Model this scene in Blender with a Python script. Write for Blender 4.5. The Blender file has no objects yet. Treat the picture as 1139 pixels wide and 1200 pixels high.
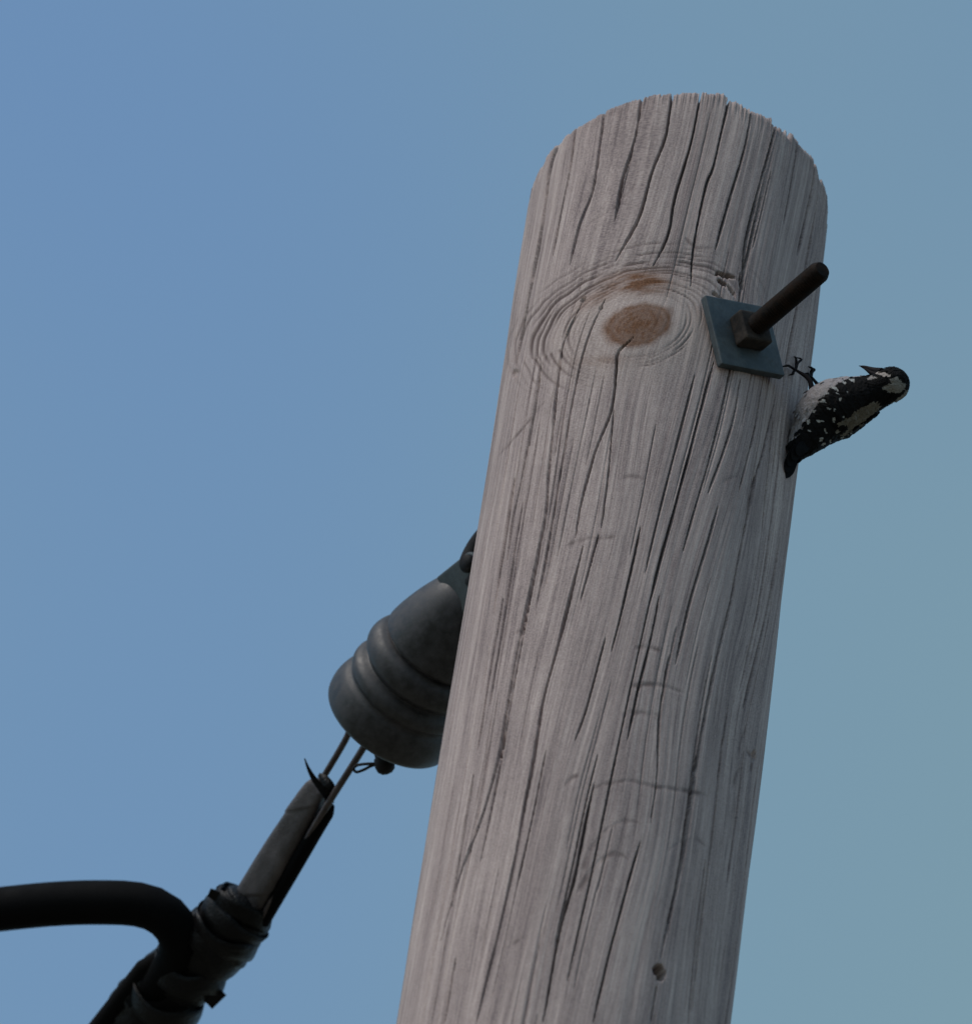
import bpy, bmesh, math, random
import numpy as np
from mathutils import Vector, Matrix
rng = np.random.default_rng(7); random.seed(7)
sc = bpy.context.scene
COL = sc.collection

# ------------------------------------------------------------------ camera
PW, PH = 1139.0, 1200.0                       # size of the photograph the pixels below refer to
FPX, YAW, PITCH, ROLL, HTOP, DIST = 13528.93, -0.0171525, 0.7233311, 0.1513356, 7.425146, 6.217276
CAM = np.array([0.0, -DIST, 1.6])
FW = np.array([math.sin(YAW)*math.cos(PITCH), math.cos(YAW)*math.cos(PITCH), math.sin(PITCH)])
_rt = np.array([math.cos(YAW), -math.sin(YAW), 0.0]); _up = np.cross(_rt, FW)
RT = _rt*math.cos(ROLL) + _up*math.sin(ROLL)
UP = -_rt*math.sin(ROLL) + _up*math.cos(ROLL)
cd = bpy.data.cameras.new('camera'); cam = bpy.data.objects.new('camera', cd); COL.objects.link(cam)
cd.sensor_fit = 'HORIZONTAL'; cd.sensor_width = 36.0; cd.lens = 36.0*FPX/PW
cd.clip_start = 0.1; cd.clip_end = 3000
M = Matrix.Identity(4)
for i in range(3):
    M[i][0], M[i][1], M[i][2], M[i][3] = RT[i], UP[i], -FW[i], CAM[i]
cam.matrix_world = M
cd.dof.use_dof = True; cd.dof.aperture_fstop = 11.0; cd.dof.focus_distance = 8.28
sc.camera = cam

# ------------------------------------------------------------------ light
SUN_EL, SUN_AZ = math.radians(46), math.radians(236)     # azimuth clockwise from +Y
w = bpy.data.worlds.new('World'); sc.world = w; w.use_nodes = True
nt = w.node_tree; nt.nodes.clear()
wo = nt.nodes.new('ShaderNodeOutputWorld'); bg = nt.nodes.new('ShaderNodeBackground')
sky = nt.nodes.new('ShaderNodeTexSky'); sky.sky_type = 'NISHITA'; sky.sun_disc = False
sky.sun_elevation = SUN_EL; sky.sun_rotation = SUN_AZ
sky.air_density = 1.0; sky.dust_density = 0.6; sky.ozone_density = 1.6
# broad noise lightens the sky colour, a haze made up to imitate vignetting
tc = nt.nodes.new('ShaderNodeTexCoord')
hz = nt.nodes.new('ShaderNodeTexNoise'); hz.inputs['Scale'].default_value = 6.0; hz.inputs['Detail'].default_value = 1.0
hmap = nt.nodes.new('ShaderNodeMapping'); hmap.inputs['Location'].default_value = (4.4, 8.1, 3.1)
hr = nt.nodes.new('ShaderNodeMapRange'); hr.inputs[1].default_value = 0.34; hr.inputs[2].default_value = 0.74
hr.inputs[3].default_value = 0.0; hr.inputs[4].default_value = 1.0
hmix = nt.nodes.new('ShaderNodeMix'); hmix.data_type = 'RGBA'
hmix.inputs['B'].default_value = (1.28, 1.80, 1.98, 1)
nt.links.new(tc.outputs['Generated'], hmap.inputs['Vector']); nt.links.new(hmap.outputs[0], hz.inputs['Vector'])
nt.links.new(hz.outputs['Fac'], hr.inputs[0]); nt.links.new(hr.outputs[0], hmix.inputs['Factor'])
nt.links.new(sky.outputs[0], hmix.inputs['A']); tint = nt.nodes.new('ShaderNodeMix'); tint.data_type = 'RGBA'; tint.blend_type = 'MULTIPLY'; tint.inputs['Factor'].default_value = 1.0
tint.inputs['B'].default_value = (0.93, 1.06, 1.06, 1)
nt.links.new(hmix.outputs['Result'], tint.inputs['A']); nt.links.new(tint.outputs['Result'], bg.inputs['Color'])
bg.inputs['Strength'].default_value = 0.086
nt.links.new(bg.outputs[0], wo.inputs[0])
sl = bpy.data.lights.new('sun', 'SUN'); sun = bpy.data.objects.new('sun', sl); COL.objects.link(sun)
sl.energy = 1.0; sl.angle = math.radians(24); sl.color = (1.0, 0.92, 0.85)
sdir = Vector((math.sin(SUN_AZ)*math.cos(SUN_EL), math.cos(SUN_AZ)*math.cos(SUN_EL), math.sin(SUN_EL)))
sun.rotation_euler = sdir.to_track_quat('Z', 'Y').to_euler(); sun.location = (-4, -8, 12)
vs = sc.view_settings; vs.view_transform = 'Standard'; vs.look = 'None'; vs.exposure = 1.05; vs.gamma = 1.0
vs.use_curve_mapping = False

# ------------------------------------------------------------------ pixel <-> place helpers
def nrm(v): v = np.asarray(v, float); return v/np.linalg.norm(v)
def ray(px, py): return nrm(FW + RT*((px-PW/2)/FPX) - UP*((py-PH/2)/FPX))
def project(P):
    d = np.asarray(P)-CAM; z = d@FW
    return PW/2 + FPX*(d@RT)/z, PH/2 - FPX*(d@UP)/z
def on_plane(px, py, p0, n):
    r = ray(px, py); return CAM + r*(((np.asarray(p0)-CAM)@n)/(r@n))
R0, TAP = 0.11, 0.006
def rad_at(z): return R0 + TAP*(HTOP-z)
def on_pole(px, py):
    """photo pixel -> (theta, z) on the near surface of the round pole"""
    r = ray(px, py); rr = R0 + 0.003
    for _ in range(8):
        a = r[0]**2+r[1]**2; b = 2*(CAM[0]*r[0]+CAM[1]*r[1]); c = CAM[0]**2+CAM[1]**2-rr*rr
        disc = max(b*b-4*a*c, 0.0)
        t = (-b-math.sqrt(disc))/(2*a); p = CAM+r*t; rr = rad_at(p[2])
    return math.atan2(p[0], -p[1]), p[2]
def pole_pt(th, z, lift=0.0):
    r = rad_at(z)+lift; return np.array([r*math.sin(th), -r*math.cos(th), z])

# ------------------------------------------------------------------ materials
def new_mat(name):
    m = bpy.data.materials.new(name); m.use_nodes = True
    return m, m.node_tree, m.node_tree.nodes['Principled BSDF']
def N(t, kind, **kw):
    n = t.nodes.new(kind)
    for k, v in kw.items():
        if k in n.inputs: n.inputs[k].default_value = v
        else: setattr(n, k, v)
    return n
def mixc(t, fac, a, b, mode='MIX'):
    n = t.nodes.new('ShaderNodeMix'); n.data_type = 'RGBA'; n.blend_type = mode
    for key, v in (('Factor', fac), ('A', a), ('B', b)):
        if hasattr(v, 'is_linked'): t.links.new(v, n.inputs[key])
        else: n.inputs[key].default_value = v
    return n.outputs['Result']
def maprange(t, src, a, b, c, d):
    n = t.nodes.new('ShaderNodeMapRange'); t.links.new(src, n.inputs[0])
    for i, v in zip((1, 2, 3, 4), (a, b, c, d)): n.inputs[i].default_value = v
    return n.outputs[0]
def math_(t, op, a, b):
    n = t.nodes.new('ShaderNodeMath'); n.operation = op
    for i, v in enumerate((a, b)):
        if hasattr(v, 'is_linked'): t.links.new(v, n.inputs[i])
        else: n.inputs[i].default_value = v
    return n.outputs[0]
def weathered(name, dark, light, rough=(0.5, 0.75), metal=0.0, scale=60.0, bump=0.15, bdist=0.001, spec=0.5, scale2=400.0):
    m, t, b = new_mat(name)
    tcn = N(t, 'ShaderNodeTexCoord')
    n1 = N(t, 'ShaderNodeTexNoise', Scale=scale, Detail=6.0, Roughness=0.65); t.links.new(tcn.outputs['Object'], n1.inputs['Vector'])
    n2 = N(t, 'ShaderNodeTexNoise', Scale=scale2, Detail=3.0); t.links.new(tcn.outputs['Object'], n2.inputs['Vector'])
    f = maprange(t, n1.outputs['Fac'], 0.35, 0.68, 0, 1)
    t.links.new(mixc(t, f, (*dark, 1), (*light, 1)), b.inputs['Base Color'])
    t.links.new(maprange(t, n1.outputs['Fac'], 0.3, 0.7, rough[0], rough[1]), b.inputs['Roughness'])
    b.inputs['Metallic'].default_value = metal; b.inputs['Specular IOR Level'].default_value = spec
    bp = N(t, 'ShaderNodeBump', Strength=bump, Distance=bdist)
    t.links.new(math_(t, 'ADD', n1.outputs['Fac'], n2.outputs['Fac']), bp.inputs['Height']); t.links.new(bp.outputs[0], b.inputs['Normal'])
    return m
MAT = {}
MAT['galv'] = weathered('galvanised_steel', (0.034, 0.045, 0.052), (0.072, 0.088, 0.096), (0.5, 0.7), 0.25, 70)
def rusty(m):
    t = m.node_tree; b = t.nodes['Principled BSDF']; src = b.inputs['Base Color'].links[0].from_socket
    tcn = N(t, 'ShaderNodeTexCoord'); n = N(t, 'ShaderNodeTexNoise', Scale=38.0, Detail=8.0, Roughness=0.75); t.links.new(tcn.outputs['Object'], n.inputs['Vector'])
    n2 = N(t, 'ShaderNodeTexNoise', Scale=260.0, Detail=4.0); t.links.new(tcn.outputs['Object'], n2.inputs['Vector'])
    c = mixc(t, maprange(t, n2.outputs['Fac'], 0.45, 0.7, 0, 0.6), src, (0.035, 0.042, 0.045, 1))
    t.links.new(mixc(t, maprange(t, n.outputs['Fac'], 0.55, 0.68, 0, 0.75), c, (0.075, 0.05, 0.034, 1)), b.inputs['Base Color'])
rusty(MAT['galv'])
MAT['rust'] = weathered('rusty_bolt', (0.005, 0.004, 0.0035), (0.022, 0.012, 0.008), (0.7, 0.9), 0.0, 130, 0.4, 0.001, 0.12)
MAT['rustnut'] = weathered('rusty_nut', (0.012, 0.011, 0.011), (0.05, 0.04, 0.034), (0.7, 0.9), 0.0, 110, 0.4, 0.001, 0.15)
MAT['iron'] = weathered('dark_iron', (0.006, 0.006, 0.007), (0.015, 0.013, 0.014), (0.6, 0.8), 0.0, 90, 0.25, 0.001, 0.2)
MAT['glaze'] = weathered('dark_porcelain', (0.014, 0.0135, 0.015), (0.047, 0.044, 0.048), (0.42, 0.68), 0.0, 130, 0.22, 0.0005, 0.4, 700.0)
MAT['rod'] = weathered('brown_rod', (0.03, 0.022, 0.024), (0.075, 0.055, 0.055), (0.45, 0.65), 0.2, 120, 0.2)
MAT['rubber'] = weathered('black_rubber', (0.002, 0.002, 0.0024), (0.004, 0.004, 0.0045), (0.7, 0.9), 0.0, 30, 0.25, 0.0006, 0.06)
MAT['tape'] = weathered('black_tape', (0.002, 0.002, 0.0024), (0.008, 0.0075, 0.009), (0.34, 0.58), 0.0, 55, 0.7, 0.0012, 0.15)
MAT['greytape'] = weathered('faded_tape', (0.038, 0.033, 0.035), (0.085, 0.074, 0.077), (0.5, 0.7), 0.0, 60, 0.3, 0.001, 0.4)

def wood_material():
    m, t, b = new_mat('weathered_pole_wood')
    at = N(t, 'ShaderNodeAttribute', attribute_name='grain')
    def noise(sx, sy, detail, rough=0.6, off=0.0):
        mp = N(t, 'ShaderNodeMapping'); mp.inputs['Scale'].default_value = (sx, sy, 1); mp.inputs['Location'].default_value = (off, off, off)
        t.links.new(at.outputs['Vector'], mp.inputs['Vector'])
        n = N(t, 'ShaderNodeTexNoise', Scale=1.0, Detail=detail, Roughness=rough); t.links.new(mp.outputs[0], n.inputs['Vector'])
        return n.outputs['Fac']
    streak = noise(190, 4.0, 4); mid = noise(480, 9, 3, 0.6, 7.7); fibre = noise(1050, 14, 2, 0.6, 3.1)
    blot = noise(24, 7, 5, 0.6, 9.0); grit = noise(1150, 800, 2, 0.6, 4.0); wide = noise(60, 2.0, 3, 0.6, 21.0); spk = noise(330, 120, 3, 0.7, 14.0)
    val = math_(t, 'MULTIPLY', streak, 0.50)
    for src, k in ((mid, 0.50), (fibre, 0.55), (grit, 0.75), (wide, 0.55), (blot, 0.35), (spk, 0.30)): val = math_(t, 'ADD', val, math_(t, 'MULTIPLY', src, k))
    rp = N(t, 'ShaderNodeValToRGB'); t.links.new(maprange(t, val, 1.24, 2.08, 0, 1), rp.inputs[0])
    els = rp.color_ramp.elements; els[0].position = 0.0; els[0].color = (0.06, 0.046, 0.044, 1); els[1].position = 1.0; els[1].color = (0.50, 0.407, 0.373, 1)
    for ps, cl_ in ((0.30, (0.166, 0.128, 0.126, 1)), (0.50, (0.268, 0.210, 0.199, 1)), (0.72, (0.368, 0.294, 0.274, 1))):
        e = els.new(ps); e.color = cl_
    c = rp.outputs[0]
    fine = noise(1700, 22, 1, 0.5, 33.0)
    c = mixc(t, maprange(t, fine, 0.60, 0.70, 0, 0.35), c, (0.10, 0.08, 0.08, 1))
    kn = N(t, 'ShaderNodeAttribute', attribute_name='pale').outputs['Fac']
    c = mixc(t, kn, c, mixc(t, maprange(t, grit, 0.3, 0.7, 0, 1), (0.34, 0.265, 0.235, 1), (0.51, 0.415, 0.372, 1)))
    rg = N(t, 'ShaderNodeAttribute', attribute_name='ring').outputs['Fac']
    c = mixc(t, rg, c, (0.07, 0.045, 0.042, 1))
    ht = N(t, 'ShaderNodeAttribute', attribute_name='heart').outputs['Fac']
    hcol = mixc(t, maprange(t, grit, 0.3, 0.7, 0, 1), (0.075, 0.028, 0.011, 1), (0.185, 0.082, 0.038, 1))
    c = mixc(t, ht, c, hcol)
    t.links.new(c, b.inputs['Base Color'])
    b.inputs['Roughness'].default_value = 0.9; b.inputs['Specular IOR Level'].default_value = 0.2
    h = math_(t, 'ADD', math_(t, 'MULTIPLY', streak, 1.0), math_(t, 'MULTIPLY', fibre, 0.6))
    h = math_(t, 'ADD', h, math_(t, 'MULTIPLY', grit, 0.12))
    bp = N(t, 'ShaderNodeBump', Strength=0.6, Distance=0.0007); t.links.new(h, bp.inputs['Height']); t.links.new(bp.outputs[0], b.inputs['Normal'])
    return m
MAT['wood'] = wood_material()

def attr_mat(name, rough=0.7, sheen=0.0, var=0.35, scale=900.0):
    m, t, b = new_mat(name)
    a = N(t, 'ShaderNodeAttribute', attribute_name='plumage')
    tcn = N(t, 'ShaderNodeTexCoord')
    n1 = N(t, 'ShaderNodeTexNoise', Scale=scale, Detail=3.0); t.links.new(tcn.outputs['Object'], n1.inputs['Vector'])
    t.links.new(mixc(t, maprange(t, n1.outputs['Fac'], 0.4, 0.7, 0, var), a.outputs['Color'], (0.008, 0.008, 0.008, 1)), b.inputs['Base Color'])
    b.inputs['Roughness'].default_value = rough; b.inputs['Specular IOR Level'].default_value = 0.06
    bp = N(t, 'ShaderNodeBump', Strength=0.5, Distance=0.0008); t.links.new(n1.outputs['Fac'], bp.inputs['Height']); t.links.new(bp.outputs[0], b.inputs['Normal'])
    return m
MAT['plumage'] = attr_mat('bird_plumage')
MAT['bill'] = weathered('horn_bill', (0.006, 0.005, 0.007), (0.014, 0.012, 0.014), (0.6, 0.8), 0, 300, 0.1, 0.0003, 0.08)
MAT['legskin'] = weathered('grey_leg_skin', (0.006, 0.005, 0.006), (0.018, 0.014, 0.014), (0.7, 0.9), 0, 600, 0.2, 0.0003, 0.08)
MAT['eye'] = weathered('dark_eye', (0.004, 0.003, 0.003), (0.006, 0.004, 0.004), (0.05, 0.08), 0, 100, 0.0)
def ground_material():
    m, t, b = new_mat('dry_grass_ground')
    tcn = N(t, 'ShaderNodeTexCoord')
    n1 = N(t, 'ShaderNodeTexNoise', Scale=0.35, Detail=8.0); n2 = N(t, 'ShaderNodeTexNoise', Scale=14.0, Detail=6.0)
    for n in (n1, n2): t.links.new(tcn.outputs['Object'], n.inputs['Vector'])
    c = mixc(t, maprange(t, n1.outputs['Fac'], 0.35, 0.65, 0, 1), (0.13, 0.12, 0.075, 1), (0.24, 0.20, 0.15, 1))
    c = mixc(t, maprange(t, n2.outputs['Fac'], 0.4, 0.7, 0, 0.6), c, (0.10, 0.09, 0.055, 1))
    t.links.new(c, b.inputs['Base Color']); b.inputs['Roughness'].default_value = 0.95
    bp = N(t, 'ShaderNodeBump', Strength=0.8, Distance=0.03); t.links.new(n2.outputs['Fac'], bp.inputs['Height']); t.links.new(bp.outputs[0], b.inputs['Normal'])
    return m
MAT['ground'] = ground_material()

# ------------------------------------------------------------------ mesh helpers
def mesh_obj(name, verts, faces, mat, parent=None, smooth=True, origin=None):
    me = bpy.data.meshes.new(name)
    v = np.asarray(verts, float)
    me.from_pydata([tuple(p) for p in v], [], [tuple(int(i) for i in f) for f in faces]); me.update()
    if smooth: me.polygons.foreach_set('use_smooth', np.ones(len(me.polygons), bool))
    me.materials.append(mat)
    o = bpy.data.objects.new(name, me); COL.objects.link(o)
    if parent is not None:
        o.parent = parent
        me.transform(Matrix.Translation(parent.location).inverted())   # parts are modelled in world metres
    elif origin is not None:
        me.transform(Matrix.Translation(Vector(origin)).inverted()); o.location = Vector(origin)
    return o
def tag(o, label, cat, group=None):
    o['label'] = label; o['category'] = cat
    if group: o['group'] = group
    return o
def thing(name, label, cat, loc):
    o = bpy.data.objects.new(name, None); COL.objects.link(o); o.location = Vector(loc); o.empty_display_size = 0.05
    return tag(o, label, cat)
def spline(pts, n):
    """Catmull-Rom through rows of pts (any width), n samples, spaced by length"""
    P = np.asarray(pts, float)
    if len(P) < 3:
        t = np.linspace(0, 1, n)[:, None]; return P[0]*(1-t)+P[-1]*t
    Q = np.vstack([2*P[0]-P[1], P, 2*P[-1]-P[-2]]); out = []
    for i in range(1, len(Q)-2):
        t = np.linspace(0, 1, 24, endpoint=False)[:, None]; a, b, c, d = Q[i-1], Q[i], Q[i+1], Q[i+2]
        out.append(0.5*((2*b)+(-a+c)*t+(2*a-5*b+4*c-d)*t*t+(-a+3*b-3*c+d)*t**3))
    out = np.vstack(out+[P[-1:]])
    k = min(3, P.shape[1])
    L = np.r_[0, np.cumsum(np.linalg.norm(np.diff(out[:, :k], axis=0), axis=1))]
    s = np.linspace(0, L[-1], n)
    return np.stack([np.interp(s, L, out[:, j]) for j in range(P.shape[1])], 1)
def frames(P, ref):
    T = np.gradient(P, axis=0); T /= np.linalg.norm(T, axis=1)[:, None]
    A = []; a = np.asarray(ref, float)
    for tt in T:
        a = a - tt*(a@tt); a = a/np.linalg.norm(a); A.append(a.copy())
    A = np.array(A); return T, A, np.cross(T, A)
def grid_faces(n, m, closed=True):
    F = []
    for i in range(n-1):
        for j in range(m if closed else m-1):
            F.append((i*m+j, i*m+(j+1) % m, (i+1)*m+(j+1) % m, (i+1)*m+j))
    return F
def tube(P, r, seg=24, ref=(0.1, 0.2, 1.0), shape=None, caps=True):
    """tube along P; r scalar/array; shape(t, ang, i) -> multiplier arrays for (A, B) radius"""
    P = np.asarray(P, float); n = len(P); r = np.broadcast_to(np.asarray(r, float), (n,))
    T, A, B = frames(P, ref); an = np.linspace(0, 2*np.pi, seg, endpoint=False)
    V = np.zeros((n, seg, 3))
    for i in range(n):
        ra = r[i]*np.ones(seg); kb = 1.0
        if shape is not None:
            mul, kb = shape(i/(n-1), an, i); ra = ra*mul
        V[i] = P[i] + np.outer(ra*np.cos(an), A[i]) + np.outer(ra*kb*np.sin(an), B[i])
    V = V.reshape(-1, 3); F = grid_faces(n, seg)
    if caps:
        V = np.vstack([V, P[0], P[-1]]); c0, c1 = n*seg, n*seg+1
        F += [(c0, (j+1) % seg, j) for j in range(seg)]
        F += [(c1, (n-1)*seg+j, (n-1)*seg+(j+1) % seg) for j in range(seg)]
    return V, F
def join(*parts):
    V = []; F = []; o = 0
    for v, f in parts:
        V.append(np.asarray(v)); F += [tuple(i+o for i in ff) for ff in f]; o += len(v)
    return np.vstack(V), F
def lathe(p0, d, prof, seg=72, ref=(0, 0, 1)):
    d = nrm(d); a = np.asarray(ref, float); a = nrm(a-d*(a@d)); b = np.cross(d, a)
    an = np.linspace(0, 2*np.pi, seg, endpoint=False); V = []
    for s, r in prof: V.append(np.asarray(p0)+d*s + np.outer(r*np.cos(an), a)+np.outer(r*np.sin(an), b))
    return np.vstack(V), grid_faces(len(prof), seg)
def bevel_solid(name, verts, faces, mat, parent, w=0.0015, seg=2):
    o = mesh_obj(name, verts, faces, mat, parent, smooth=False)
    bm = bmesh.new(); bm.from_mesh(o.data); bmesh.ops.recalc_face_normals(bm, faces=bm.faces)
    bmesh.ops.bevel(bm, geom=list(bm.edges), offset=w, segments=seg, affect='EDGES', profile=0.6)
    bm.to_mesh(o.data); bm.free(); return o
def box_v(c, ax, ay, az):
    """box centred at c with half-axis vectors"""
    c = np.asarray(c, float); V = []
    for x in (-1, 1):
        for y in (-1, 1):
            for z in (-1, 1): V.append(c+x*np.asarray(ax)+y*np.asarray(ay)+z*np.asarray(az))
    F = [(0, 1, 3, 2), (4, 6, 7, 5), (0, 4, 5, 1), (2, 3, 7, 6), (0, 2, 6, 4), (1, 5, 7, 3)]
    return np.array(V), F
def recalc(o):
    bm = bmesh.new(); bm.from_mesh(o.data); bmesh.ops.recalc_face_normals(bm, faces=bm.faces); bm.to_mesh(o.data); bm.free(); return o

def vnoise(x, y, seed=0):
    """smooth 2-D value noise, -1..1"""
    r = np.random.default_rng(seed).uniform(-1, 1, (256, 256))
    xi = np.floor(x).astype(int); yi = np.floor(y).astype(int); fx = x-xi; fy = y-yi
    fx = fx*fx*(3-2*fx); fy = fy*fy*(3-2*fy)
    g = lambda a, b: r[a & 255, b & 255]
    return (g(xi, yi)*(1-fx)+g(xi+1, yi)*fx)*(1-fy)+(g(xi, yi+1)*(1-fx)+g(xi+1, yi+1)*fx)*fy

# ------------------------------------------------------------------ ground
gv = [(-900, -900, 0), (900, -900, 0), (900, 900, 0), (-900, 900, 0)]
g = mesh_obj('ground', gv, [(0, 1, 2, 3)], MAT['ground'], smooth=False); g['kind'] = 'structure'

# ------------------------------------------------------------------ utility pole
# (photo trace of each drying crack, top to bottom; width mm, depth mm)
CR = [
 ([(654,166),(645,202),(639,245),(629,306),(609,396),(603,430)], 3.2, 8),
 ([(674,151),(668,198),(657,252),(648,300)], 1.4, 5),
 ([(707,132),(704,162),(695,223),(679,266),(668,313)], 2.4, 8),
 ([(752,113),(744,162),(729,212),(720,259)], 2.6, 8),
 ([(788,106),(780,158),(764,202),(747,259),(720,306)], 2.8, 9),
 ([(822,104),(810,166),(791,230),(783,274),(765,310)], 2.5, 9),
 ([(856,110),(837,191),(828,216),(814,284),(810,335)], 2.3, 8),
 ([(881,130),(872,176),(848,259),(839,292)], 2.2, 7),
 ([(910,146),(899,184),(884,241),(873,292),(871,340)], 3.0, 9),
 ([(936,166),(930,200),(918,262)], 1.2, 4),
 ([(957,186),(951,227),(935,299)], 2.2, 7),
 ([(903,200),(893,245),(882,290)], 1.0, 4),
 ([(645,200),(636,260),(622,330)], 1.2, 4),
 ([(684,352),(662,400),(654,443),(650,480),(643,555),(639,607),(626,669),(611,739),(603,780),(594,831),(584,886),(566,952),(542,1018),(516,1105)], 2.1, 8),
 ([(633,425),(626,480),(612,559),(601,612),(595,656)], 1.8, 6),
 ([(745,395),(735,405),(724,416),(722,434),(716,480),(696,533),(680,594),(674,632)], 2.0, 7),
 ([(683,640),(665,713),(652,765),(637,820),(626,886),(615,943),(601,1018),(582,1101),(557,1200)], 3.1, 10),
 ([(702,625),(689,673),(680,705)], 1.2, 4),
 ([(751,616),(737,678),(727,722),(716,765)], 1.8, 6),
 ([(710,745),(687,831),(674,868)], 1.8, 6),
 ([(696,918),(687,961),(674,1026),(656,1092),(636,1200)], 2.7, 9),
 ([(837,424),(820,488),(801,559),(784,621),(773,660),(761,709)], 3.0, 10),
 ([(773,698),(764,743),(753,787),(742,836),(735,868)], 2.0, 7),
 ([(784,770),(773,838),(770,908),(762,966)], 1.8, 6),
 ([(750,988),(735,1040),(713,1123),(695,1200)], 2.7, 9),
 ([(841,594),(823,656),(808,708),(792,779)], 1.9, 6),
 ([(909,465),(893,533),(885,560),(869,634),(852,721),(838,779),(829,822),(821,864),(808,943),(799,1009),(784,1075),(773,1127)], 2.9, 10),
 ([(769,1156),(762,1200)], 2.2, 7),
 ([(913,629),(902,700),(889,761),(871,831)], 1.8, 6),
 ([(906,493),(893,620)], 1.0, 4),
 ([(867,444),(856,502),(830,578)], 1.4, 5),
 ([(892,450),(883,504),(864,578)], 1.3, 5),
 ([(555,908),(529,1066)], 1.4, 5),
 ([(533,1123),(520,1200)], 1.4, 5),
 ([(847,864),(841,917)], 1.2, 4),
 ([(603,560),(590,640),(578,720)], 1.2, 4),
 ([(590,700),(574,790),(560,880)], 1.3, 5),
 ([(640,880),(622,970),(606,1040)], 1.0, 4),
 ([(872,880),(862,960),(850,1040)], 1.0, 4),
 ([(826,1010),(815,1100),(806,1200)], 1.0, 4),
 ([(719,480),(712,560),(704,620)], 0.9, 3),
]
# shallow wrinkles, old branch-collar arcs and scratches
WR = [
 ([(583,533),(600,517),(622,492),(640,468)], 2.2, 1.3),
 ([(663,640),(680,633),(703,631),(724,628)], 2.4, 1.0),
 ([(742,760),(760,758),(776,763)], 2.6, 1.3),
 ([(738,806),(760,802),(780,804),(802,813)], 2.6, 1.6),
 ([(733,838),(748,836),(775,838)], 2.0, 1.0),
 ([(728,840),(736,834),(760,836),(775,848)], 2.0, 0.9),
 ([(662,922),(670,912),(678,908)], 2.6, 1.4),
 ([(694,925),(712,918),(740,916),(760,921),(785,925),(806,928),(830,934)], 2.4, 1.5),
 ([(680,1030),(690,1000),(708,975),(732,962),(752,966)], 2.2, 1.0),
 ([(676,1050),(690,1025),(705,1008),(722,1000),(738,1010)], 2.4, 1.2),
 ([(780,1000),(800,985),(818,985),(826,992)], 1.8, 0.8),
 ([(594,1112),(606,1104),(618,1098)], 2.0, 0.9),
 ([(600,745),(612,737),(622,728)], 2.0, 0.8),
 ([(690,262),(706,252),(724,240),(745,215)], 1.6, 0.9),
 ([(803,276),(815,288),(836,290)], 1.6, 1.2),
 ([(846,566),(856,560),(866,558)], 1.8, 0.8),
 ([(728,560),(742,556),(760,562)], 1.8, 0.7),
 ([(858,925),(862,910),(868,900)], 2.0, 1.2),
 ([(875,880),(882,890),(880,905)], 2.6, 2.0),
 ([(866,890),(868,870),(876,850)], 2.0, 1.2),
]
def unroll(pts): return np.array([(R0*a, b) for a, b in (on_pole(*p) for p in pts)])
# --- top edge of the saw cut from the photo, as height over angle
rim_px = [(640,181),(655,165),(670,151),(685,141),(700,132),(720,122),(740,115),(765,109),(790,106.5),(820,104.5),(850,106),(862,114),(875,123),(888,130),(904,135),(908,143),(925,152),(940,166),(955,186)]
rim = np.array([on_pole(*p) for p in rim_px]); o_ = np.argsort(rim[:, 0]); rim = rim[o_]
def rim_z(th):
    A = np.stack([np.ones(len(rim)), np.sin(rim[:, 0]), np.cos(rim[:, 0])], 1)
    cf = np.linalg.lstsq(A, rim[:, 1], rcond=None)[0]
    base = cf[0]+cf[1]*np.sin(th)+cf[2]*np.cos(th)
    fit_r = cf[0]+cf[1]*np.sin(rim[:, 0])+cf[2]*np.cos(rim[:, 0])
    return base + np.interp(th, rim[:, 0], rim[:, 1]-fit_r, left=0, right=0)
FR = math.radians(104)
nf = 940; nb = 84
th = np.concatenate([np.linspace(-FR, FR, nf), np.linspace(FR, 2*np.pi-FR, nb+2)[1:-1]])
NC = len(th); ths = np.where(th > np.pi, th-2*np.pi, th)
zt = rim_z(ths)
colk = np.arange(NC)
jag = np.zeros(NC); k = 0
while k < NC:
    wd_ = int(rng.integers(3, 18)); jag[k:k+wd_] = rng.normal(0, 0.0011) - (0.004 if rng.random() < 0.10 else 0); k += wd_
jag += 0.0004*rng.uniform(-1, 1, NC)+0.0012*vnoise(colk*0.035, colk*0+5, 12)
right = 1/(1+np.exp(-(ths-0.05)*10)); jag = jag*(0.3+0.5*right)
brk = np.exp(-((ths-0.62)/0.10)**4)*0.004; jag = jag-brk*(0.6+0.4*np.sign(np.sin(colk*0.5)))
zt = zt+jag
ZD = HTOP-1.10                                   # bottom of the finely modelled part
nr = 740
zrow = np.concatenate([np.linspace(0, 1, 46)**1.0*(ZD+0.35)-0.35, np.full(nr, np.nan)])
tt = np.linspace(0, 1, nr+1)[1:]
Z = np.zeros((46+nr, NC)); Z[:46] = (np.linspace(-0.35, ZD, 46))[:, None]
Z[46:] = ZD + tt[:, None]*(zt[None, :]-ZD)
TH = np.broadcast_to(ths, Z.shape); S = R0*TH
depth = np.zeros_like(Z)
dense = slice(46, None)
# projected photo position of every surface point (build-time lookup for the knot)
Rr = R0+TAP*(HTOP-Z)
PX, PY = project(np.stack([Rr*np.sin(TH), -Rr*np.cos(TH), Z], -1))
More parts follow.
